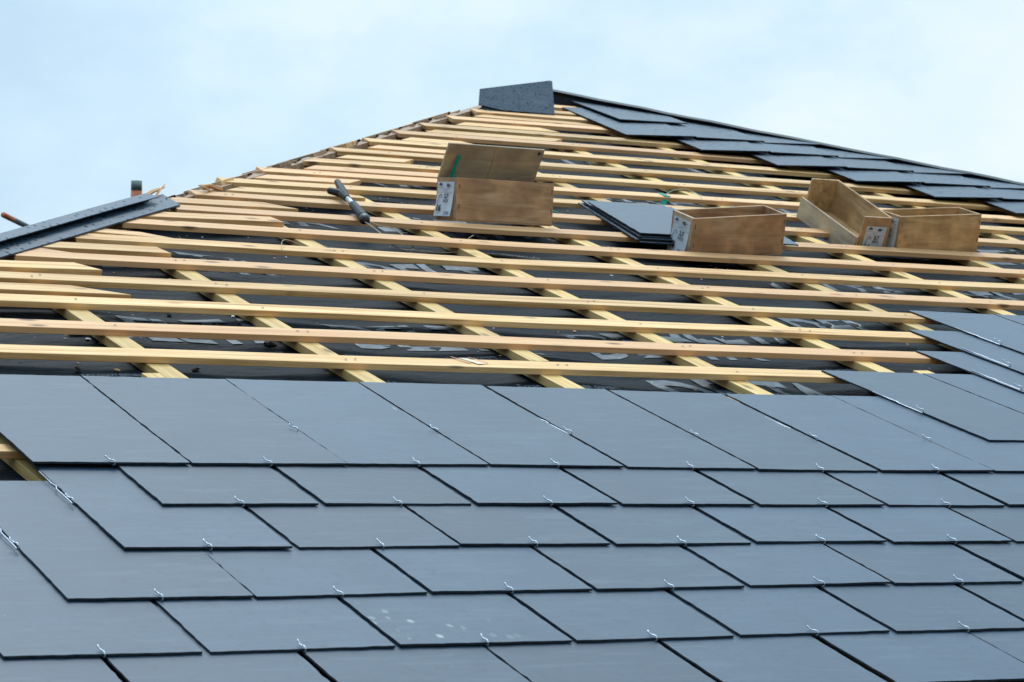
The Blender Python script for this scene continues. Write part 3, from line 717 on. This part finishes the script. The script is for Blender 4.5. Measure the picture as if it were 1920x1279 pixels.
# ------------------------------------------------------------------ hook boxes
BW, BD, BH = 1.504, 0.5031, 0.5618
def rotv(a):
    t = Vector(a); ang = t.length
    return Matrix.Rotation(ang, 3, t.normalized())
PT = 0.034
def label_part(parent, mat_face, y0, y1, z0, z1, bulge, sheet=True):
    """paper on the x=0 end; y1 is the left side as seen, z up. bulge: how far the foot of the sheet stands off"""
    bm = bmesh.new(); n = 8; rows = []
    off = lambda t: -(0.004 + bulge*(1-t)**2)
    for i in range(n+1):
        t = i/n; z = z0 + (z1-z0)*t
        rows.append([bm.verts.new((off(t)*S, y*S, z*S)) for y in (y1, (y0+y1)/2, y0)])
    for r0, r1 in zip(rows, rows[1:]):
        for k in range(2): bm.faces.new((r0[k], r0[k+1], r1[k+1], r1[k]))
    bmesh.ops.solidify(bm, geom=bm.faces[:], thickness=0.0004)
    lb = child('paper_label', bm, m_paper, parent)
    Wd, Ht = (y1-y0), (z1-z0)
    B = bmesh.new(); mats = [m_ink, m_greyink]
    def put(t, x, yv, sz, mi=0, sx=1.0, bold=0.0):
        tm = text_mesh(t, sz*Ht, sx, 1.0, bold)
        mp_ = {}
        for q in tm.verts:
            fx = x*Wd + q.co.x; fz = yv*Ht + q.co.y
            mp_[q] = B.verts.new(((off(max(0, min(1, fz/Ht)))-0.008)*S, (y1-fx)*S, (z0+fz)*S))
        for f_ in tm.faces: B.faces.new([mp_[q] for q in f_.verts]).material_index = mi
        tm.free()
    def bar(x0, x1, w0, w1, mi=1):
        vsb = [B.verts.new(((off(max(0, min(1, b_)))-0.008)*S, (y1-a_*Wd)*S, (z0+b_*Ht)*S)) for a_, b_ in ((x0, w0), (x1, w0), (x1, w1), (x0, w1))]
        B.faces.new(vsb).material_index = mi
    def line(pts, wl, mi=0):
        for (ax, ay), (bx, by) in zip(pts, pts[1:]):
            dx, dy = (bx-ax)*Wd, (by-ay)*Ht; l_ = math.hypot(dx, dy); px, py = -dy/l_*wl/Wd*Wd, dx/l_*wl
            q = [(ax*Wd+px, ay*Ht+py), (bx*Wd+px, by*Ht+py), (bx*Wd-px, by*Ht-py), (ax*Wd-px, ay*Ht-py)]
            B.faces.new([B.verts.new(((off(max(0, min(1, z_/Ht)))-0.008)*S, (y1-x_)*S, (z0+z_)*S)) for x_, z_ in q]).material_index = mi
    put('16', 0.07, 0.15, 0.25, 0, 1.05, 0.006); put('2,7', 0.48, 0.53, 0.17, 0, 1.0, 0.003); put('INOX', 0.44, 0.40, 0.13, 0, 0.8, 0.001); put('CROCHET', 0.34, 0.72, 0.075, 1, 0.7)
    bar(0.03, 0.97, 0.815, 0.822); bar(0.03, 0.97, 0.685, 0.692)
    line([(0.12, 0.93-0.04), (0.22, 0.93+0.03), (0.29, 0.89)], 0.010); bar(0.18, 0.27, 0.90, 0.93, 0)
    line([(0.58, 0.89), (0.67, 0.93), (0.76, 0.89), (0.67, 0.855), (0.58, 0.89)], 0.008, 0); bar(0.76, 0.90, 0.885, 0.898)
    line([(0.10, 0.34), (0.17, 0.56), (0.24, 0.635), (0.34, 0.59), (0.30, 0.52)], 0.007, 1)
    put('mm', 0.10, 0.06, 0.08, 1, 1.0)
    for k in range(9): bar(0.60+0.035*k, 0.60+0.035*k+(0.02 if k % 3 else 0.012), 0.05, 0.15, 0 if k % 2 else 1)
    o = child('lettering', B, mats, lb)
    return lb
def make_box(idx, pos, rv, label, mats, lab=None, lid=False, lowside=False, base_t=PT):
    m_front, m_end, m_in = mats
    root = empty('hook_box', pos, rotv(rv)); tag(root, label, 'wooden box', 'small wooden boxes on the battens')
    s = S
    def panel(name, x0, x1, y0, y1, z0, z1, mat, lbl=None):
        bm = bmesh.new(); box(bm, x0*s, x1*s, y0*s, y1*s, z0*s, z1*s)
        o = child(name, bm, mat, root, bevel=0.0007)
        if lbl: o['label'] = lbl
        return o
    panel('base_panel', 0.004, BW-0.004, 0.004, BD-0.004, 0.0, base_t, m_in)
    panel('side_panel', 0, BW, 0, PT, base_t*0.75, BH, m_front)
    if lowside: panel('side_panel', -0.01, BW+0.03, BD-0.002, BD+PT, -0.06, BH*0.45, m_ply_pale, 'pale side panel slipped down to half height')
    else: panel('side_panel', 0, BW, BD-PT, BD, base_t*0.75, BH, m_in)
    panel('end_panel', -0.002, PT, PT, BD-PT, base_t+0.001, BH-0.002, m_end)
    panel('end_panel', BW-PT, BW+0.002, PT, BD-PT, base_t+0.001, BH-0.002, m_in)
    # rusty staples at the corners
    for x in (0.03, BW-0.03):
        for z in (0.16, 0.42):
            bm = bmesh.new(); box(bm, (x-0.006)*s, (x+0.006)*s, -0.0006, 0.0, z*s, (z+0.06)*s)
            child('staple', bm, m_bark, root)
    if lab: label_part(root, None, *lab)
    if lid:
        g = math.radians(117)
        bm = bmesh.new(); box(bm, 0, BW*s, 0, BD*s, 0, PT*0.8*s)
        o = child('lid', bm, m_ply_grey, root, bevel=0.0007); o['label'] = 'weathered lid raised and leaning forward over the box'
        o.matrix_local = Matrix.Translation((0, BD*s, (BH+0.004)*s)) @ Matrix.Rotation(g, 4, 'X')
        bm = bmesh.new(); box(bm, (BW*0.5-0.012)*s, (BW*0.5+0.012)*s, 0.01*s, (BD-0.01)*s, PT*0.8*s, (PT*0.8+0.006)*s)
        c = child('lid_seam', bm, m_ply_pale, o)
        bm = bmesh.new(); tube(bm, [((BW-0.075)*s, (BD-0.06)*s, PT*0.8*s-0.001), ((BW-0.075)*s, (BD-0.06)*s, PT*0.8*s+0.0012)], 0.022*s, 12)
        child('peg_hole', bm, m_black, o)
        # green strap stuck down the lid
        bm = bmesh.new()
        path = [(0.20, 0.36, 0.01), (0.175, 0.22, 0.02), (0.16, 0.10, 0.045), (0.20, 0.0, 0.09), (0.25, -0.05, 0.10)]
        path2 = [(0.165, 0.12, 0.03), (0.12, 0.02, 0.06), (0.05, -0.04, 0.09)]
        for pa, wv in ((path, 0.022), (path2, 0.018)):
            pr = None
            for x, y, z in pa:
                cur = [bm.verts.new(((x-wv)*s, y*s, (PT+z)*s)), bm.verts.new(((x+wv)*s, y*s, (PT+z+0.006)*s))]
                if pr: bm.faces.new((pr[0], pr[1], cur[1], cur[0]))
                pr = cur
        bmesh.ops.solidify(bm, geom=bm.faces[:], thickness=0.0006)
        bpy.context.view_layer.update()
        st = obj('strap', bm, m_green); st.matrix_world = o.matrix_world.copy()
        tag(st, 'green plastic strap hanging forked on the raised box lid', 'strap')
    return root
make_box(0, (8.9894, 10.5858, -0.0653), (-0.2098, 0.0039, 0.0945), 'plywood hook box with its lid raised, by the pry bar', (m_ply_brown, m_ply_brown, m_ply_brown), (0.08, 0.47, 0.06, 0.505, 0.05), lid=True)
make_box(1, (11.9992, 9.6421, -0.209), (0.017, -0.0826, 0.0617), 'open brown hook box standing in front of the loose slate stack', (m_ply_brown, m_ply_pale, m_ply_brown), (0.07, 0.45, 0.03, 0.50, 0.07))
make_box(2, (16.0668, 10.6282, -0.1918), (-0.0148, -0.063, 0.0731), 'open golden hook box furthest right, behind the tipped box', (m_ply_gold, m_ply_brown, m_ply_gold), (0.05, 0.46, 0.03, 0.52, 0.03))
make_box(3, (15.9307, 10.7643, -0.223), (0.1102, -0.1334, 1.546), 'tipped empty hook box pointing up the slope, one side slipped down', (m_ply_gold, m_ply_brown, m_ply_gold), (0.06, 0.40, 0.02, 0.42, 0.0), lowside=True, base_t=0.075)
# paper scrap inside the tipped box
R3_ = rotv((0.1102, -0.1334, 1.546))
bm = bmesh.new()
vs3 = [bm.verts.new((x*S, y*S, z*S)) for x, y, z in ((0.55, 0.34, 0.085), (0.80, 0.30, 0.10), (0.84, 0.46, 0.20), (0.58, 0.48, 0.18))]
bm.faces.new(vs3); bmesh.ops.solidify(bm, geom=bm.faces[:], thickness=0.0006)
tag(obj('paper_scrap', bm, m_paper, None, (15.9307, 10.7643, -0.223), R3_), 'scrap of white paper lying in the tipped box', 'paper')
# green strap over the batten behind the slate stack
def ribbon(name, pts, wv, mat, label, cat):
    bm = bmesh.new(); pr = None
    for u, v, h in pts:
        c = [bm.verts.new(W(u-wv, v, h)), bm.verts.new(W(u+wv, v, h))]
        if pr: bm.faces.new((pr[0], pr[1], c[1], c[0]))
        pr = c
    bmesh.ops.solidify(bm, geom=bm.faces[:], thickness=0.0006)
    return tag(obj(name, bm, mat), label, cat)
ribbon('strap', [(13.88, 13.62, -0.079), (13.87, 13.48, -0.078), (13.85, 13.345, -0.070), (13.80, 13.315, -0.12), (13.74, 13.27, -0.17), (13.68, 13.18, -0.205), (13.62, 13.06, -0.222)], 0.052, m_green, 'green plastic strap hanging over a batten behind the slate stack', 'strap')
ribbon('strap', [(10.62, 11.25, -0.02), (10.78, 11.3, 0.02), (10.86, 11.28, 0.0)], 0.03, m_green, 'bit of green strap behind the right end of the lidded box', 'strap')
def cord(name, pts, r, mat, label, cat='cord'):
    P = [W(*p) for p in pts]; Q = []
    for i in range(len(P)-1):
        p0, p1, p2, p3 = P[max(i-1, 0)], P[i], P[i+1], P[min(i+2, len(P)-1)]
        for k in range(6):
            t = k/6
            Q.append(0.5*((2*p1) + (p2-p0)*t + (2*p0-5*p1+4*p2-p3)*t*t + (3*p1-p0-3*p2+p3)*t**3))
    Q.append(P[-1]); bm = bmesh.new(); tube(bm, Q, r, 6)
    return tag(obj(name, bm, mat, smooth=True), label, cat)
# ------------------------------------------------------------------ loose slates between the boxes
stk = [((11.40, 9.95), 0.010, -0.064), ((11.36, 10.02), 0.00, -0.044), ((11.44, 10.0), -0.01, -0.024), ((11.41, 10.03), 0.012, -0.004), ((12.55, 10.02), -0.03, 0.016), ((11.435, 10.06), 0.02, 0.036)]
SB = ['bottom slate', 'second slate up', 'third slate up', 'fourth slate up', 'side slate showing at the right', 'top slate']
for i, ((u, v), ro, h) in enumerate(stk):
    c, s_ = math.cos(ro), math.sin(ro)
    dr = 0.40 if i != 5 else 0.30
    L_ = (2.30 if i != 5 else 1.95) if i != 4 else 2.0
    wd = 1.36
    poly = [(0, 0), (wd*c, wd*s_), (wd*c+dr-L_*s_*0, L_*c), (dr, L_*c)]
    slate_obj('loose_slate', poly, lambda x, y: -0.004*y, '%s of the loose stack between two boxes' % SB[i], 'loose slates stacked on the battens', None, (u, v, h))

# ------------------------------------------------------------------ forked pry bar
base = (7.448, 10.083, -0.01)
root = empty('pry_bar', base); tag(root, 'forked black pry bar with a grey grip lying across the battens', 'pry bar')
def loc(u, v, h): return Vector((u-base[0], v-base[1], h-base[2]))*S
A = (7.448, 10.083, 0.000); Bn = (7.66, 10.90, 0.005); Cn = (7.735, 11.26, 0.01)
bm = bmesh.new(); tube(bm, [loc(*A), loc(7.50, 10.25, 0), loc(7.60, 10.66, 0.003), loc(*Bn)], [0.068*S, 0.064*S, 0.058*S, 0.052*S], 14); child('grip', bm, m_grip, root, True)
bm = bmesh.new(); tube(bm, [loc(7.428, 10.0, 0), loc(7.436, 10.02, 0), loc(7.445, 10.075, 0), loc(7.455, 10.10, 0)], [0.034*S, 0.056*S, 0.070*S, 0.071*S], 14); child('end_cap', bm, m_rubber, root, True)
bm = bmesh.new(); tube(bm, [loc(*Bn), loc(*Cn)], [0.036*S, 0.034*S], 12); child('shaft', bm, m_steel, root, True)
bm = bmesh.new()
tube(bm, [loc(*Cn), loc(7.77, 11.45, 0.015), loc(7.82, 11.62, 0.02)], [0.045*S, 0.062*S, 0.065*S], 10)
tube(bm, [loc(7.81, 11.55, 0.02), loc(7.90, 11.85, 0.03), loc(7.985, 12.16, 0.045)], [0.058*S, 0.052*S, 0.042*S], 8)
tube(bm, [loc(7.80, 11.50, 0.015), loc(7.755, 11.62, 0.01), loc(7.70, 11.76, 0.0)], [0.058*S, 0.052*S, 0.044*S], 8)
child('forked_head', bm, m_iron, root)
cord('lanyard', [(7.42, 10.02, -0.02), (7.50, 9.75, -0.08), (7.60, 9.45, -0.19), (7.78, 9.33, -0.20), (7.86, 9.55, -0.16), (7.78, 9.86, -0.07), (7.62, 10.02, -0.06), (7.50, 10.05, -0.02)], 0.0016, m_twine, 'thin beige lanyard looping below the pry bar grip')
cord('twine', [(7.78, 9.36, -0.2), (8.1, 9.33, -0.21), (8.45, 9.40, -0.2), (8.72, 9.70, -0.11), (8.90, 9.95, -0.12), (9.02, 10.12, -0.14)], 0.0009, m_twine, 'loose twine trailing from the lanyard to the lidded box')
cord('twine', [(13.87, 13.45, -0.07), (14.10, 13.62, -0.03), (14.40, 13.72, -0.02), (14.48, 13.45, -0.06), (14.42, 13.30, -0.12)], 0.0011, m_thread, 'pale green thread looping beyond the slate stack')
cord('twine', [(5.62, 8.35, -0.06), (5.75, 8.65, -0.02), (5.95, 8.82, -0.06), (6.3, 8.9, -0.2)], 0.0009, m_twine, 'short curl of twine on a batten below the pry bar')

# ------------------------------------------------------------------ chips and shavings
def chip(u, v, h, lx, ly, lz, mat, label, rz=0.0, name='wood_chip'):
    bm = bmesh.new(); n = 7; top = []; bot = []
    for i in range(n):
        t = 2*math.pi*i/n; k = random.uniform(0.6, 1.1)
        x, y = lx*k*math.cos(t), ly*k*math.sin(t)
        z = random.uniform(0.2, 1.0)*lz
        top.append(bm.verts.new((x*S, y*S, z*S))); bot.append(bm.verts.new((x*S*0.9, y*S*0.9, (z-0.35*lz)*S)))
    c = bm.verts.new((0, 0, lz*S*1.2)); c2 = bm.verts.new((0, 0, 0))
    for i in range(n):
        j = (i+1) % n
        bm.faces.new((top[i], top[j], c)); bm.faces.new((bot[j], bot[i], c2)); bm.faces.new((top[i], bot[i], bot[j], top[j]))
    return tag(obj(name, bm, mat, None, (u, v, h), Matrix.Rotation(rz, 3, 'Z')), label, 'debris', 'bits of debris on the underlay')
def onm(u, v): return hmem(u, v)+0.003
for u, v, lx, ly, lz, mat, lab, rz in (
    (2.03, 4.92, 0.12, 0.07, 0.06, m_bark, 'curled brown bark strip below the second batten at left', 0.2), (2.42, 3.75, 0.13, 0.06, 0.035, m_black, 'ragged black scrap of membrane just above the slates', 0.1),
    (1.62, 3.62, 0.03, 0.03, 0.03, m_bark, 'small brown pebble of bark near the left slates', 0), (1.98, 3.55, 0.035, 0.03, 0.022, m_pine, 'pale wood chip just above the left slates', 0),
    (2.25, 4.62, 0.11, 0.03, 0.012, m_pine, 'long pinkish shaving along the lowest batten', -0.1), (2.1, 4.75, 0.04, 0.025, 0.015, m_paper, 'white flake beside the curled bark strip', 0),
    (3.42, 6.05, 0.035, 0.03, 0.05, m_rubber, 'black lump between the second and third battens', 0), (4.02, 4.75, 0.10, 0.05, 0.03, m_bark, 'brown splinter lodged against a counter batten', -0.4),
    (2.86, 3.78, 0.07, 0.03, 0.03, m_bark, 'thin brown splinter beside the first offcut', 0.6), (4.05, 5.85, 0.02, 0.02, 0.02, m_paper, 'white crumb under the third batten', 0),
    (9.75, 8.05, 0.04, 0.03, 0.015, m_pine, 'pale square wood chip on the underlay in front of the slate stack', 0.3), (11.55, 4.15, 0.05, 0.03, 0.04, m_rubber, 'black torn scrap near the stepped slates', 0.5),
    (6.6, 7.55, 0.04, 0.03, 0.012, m_pine, 'pale chip lying mid roof between battens', 0), (8.2, 5.9, 0.03, 0.02, 0.01, m_pine, 'tiny pale chip in the middle of the bare roof', 0)):
    chip(u, v, onm(u, v), lx, ly, lz, mat, lab, rz)
random.seed(11)
bm = bmesh.new()
for _ in range(420):
    v = random.uniform(3.2, 13.5); u = random.uniform(max(hipL(v)+0.3, 0.8), min(hipR(v)-4, 14))
    if random.random() < 0.45: u = max(hipL(v)+0.3, 0.8) + abs(random.gauss(0, 1.6))
    a_, l_, w_ = random.uniform(0, 3.14), random.uniform(0.008, 0.028), random.uniform(0.004, 0.012)
    c = Vector((u, v)); d1 = Vector((math.cos(a_), math.sin(a_)))*l_; d2 = Vector((-math.sin(a_), math.cos(a_)))*w_; h = hmem(u, v)+0.006
    q = [c+d1, c+d2, c-d1, c-d2]
    t = bm.verts.new(W(c.x, c.y, h+0.006)); vv = [bm.verts.new(W(p.x, p.y, h)) for p in q]
    mi = random.choice((0, 0, 1, 2))
    for i in range(4): bm.faces.new((vv[i], vv[(i+1) % 4], t)).material_index = mi
tag(obj('sawdust', bm, [m_pine, m_paper, m_bark]), 'scattered sawdust and tiny shavings on the black underlay', 'sawdust', None, 'stuff')
# splinters standing at the hip
def splinter(pts, label):
    bm = bmesh.new()
    for (a, b, r) in pts: tube(bm, [W(*a), (W(*a)+W(*b))/2 + Vector((0, 0, 0.004)), W(*b)], [r*S, r*0.9*S, r*0.3*S], 5)
    return tag(obj('wood_splinter', bm, m_pine), label, 'splinter')
splinter([((6.15, 11.75, -0.05), (5.80, 11.52, 0.0), 0.022), ((6.2, 11.75, -0.07), (5.85, 11.62, -0.01), 0.035), ((6.0, 11.6, -0.08), (5.74, 11.40, 0.03), 0.015)], 'splintered pale wood fibres standing on the bare hip against the sky')
splinter([((4.75, 10.75, -0.05), (5.2, 11.15, 0.03), 0.03), ((5.0, 10.9, -0.06), (5.22, 11.2, 0.06), 0.018)], 'reddish splinter poking out past the tip of the dark hip trims')

# ------------------------------------------------------------------ scaffold behind the roof
sroot = bpy.data.objects.new('scaffold', None); col.objects.link(sroot); sroot.location = (2.62, 6.44, GZ)
tag(sroot, 'grey scaffold post and slanting tube with orange ends beyond the left hip', 'scaffold')
def sch(name, bm, mat, smooth=True):
    return child(name, bm, mat, sroot, smooth)
o0 = Vector(sroot.location)
bm = bmesh.new(); tube(bm, [Vector((2.606, 6.42, 1.3))-o0, Vector((2.605, 6.418, 1.343))-o0], 0.0242, 20)
sch('post_top', bm, m_scaf)
bm = bmesh.new(); tube(bm, [Vector((2.607, 6.43, 1.15))-o0, Vector((2.606, 6.42, 1.2995))-o0], 0.0245, 20)
sch('painted_band', bm, m_orange)
bm = bmesh.new(); tube(bm, [Vector((2.62, 6.44, GZ))-o0, Vector((2.607, 6.43, 1.1495))-o0], 0.0242, 20)
sch('post', bm, m_scaf)
pA, pB = Vector((2.101, 6.706, 1.195)), Vector((2.62, 7.246, 1.112)); pm = pA + (pB-pA)*0.13
far = pA + (pB-pA)*1.6
bm = bmesh.new(); tube(bm, [pA-o0, pm-o0], 0.0125, 14); sch('painted_band', bm, m_orange)
bm = bmesh.new(); tube(bm, [pm-o0, far-o0], 0.0122, 14); sch('brace', bm, m_scaf)
bm = bmesh.new(); tube(bm, [Vector((2.62, 6.45, 0.95))-o0, far-o0], 0.0122, 12); sch('brace', bm, m_scaf)
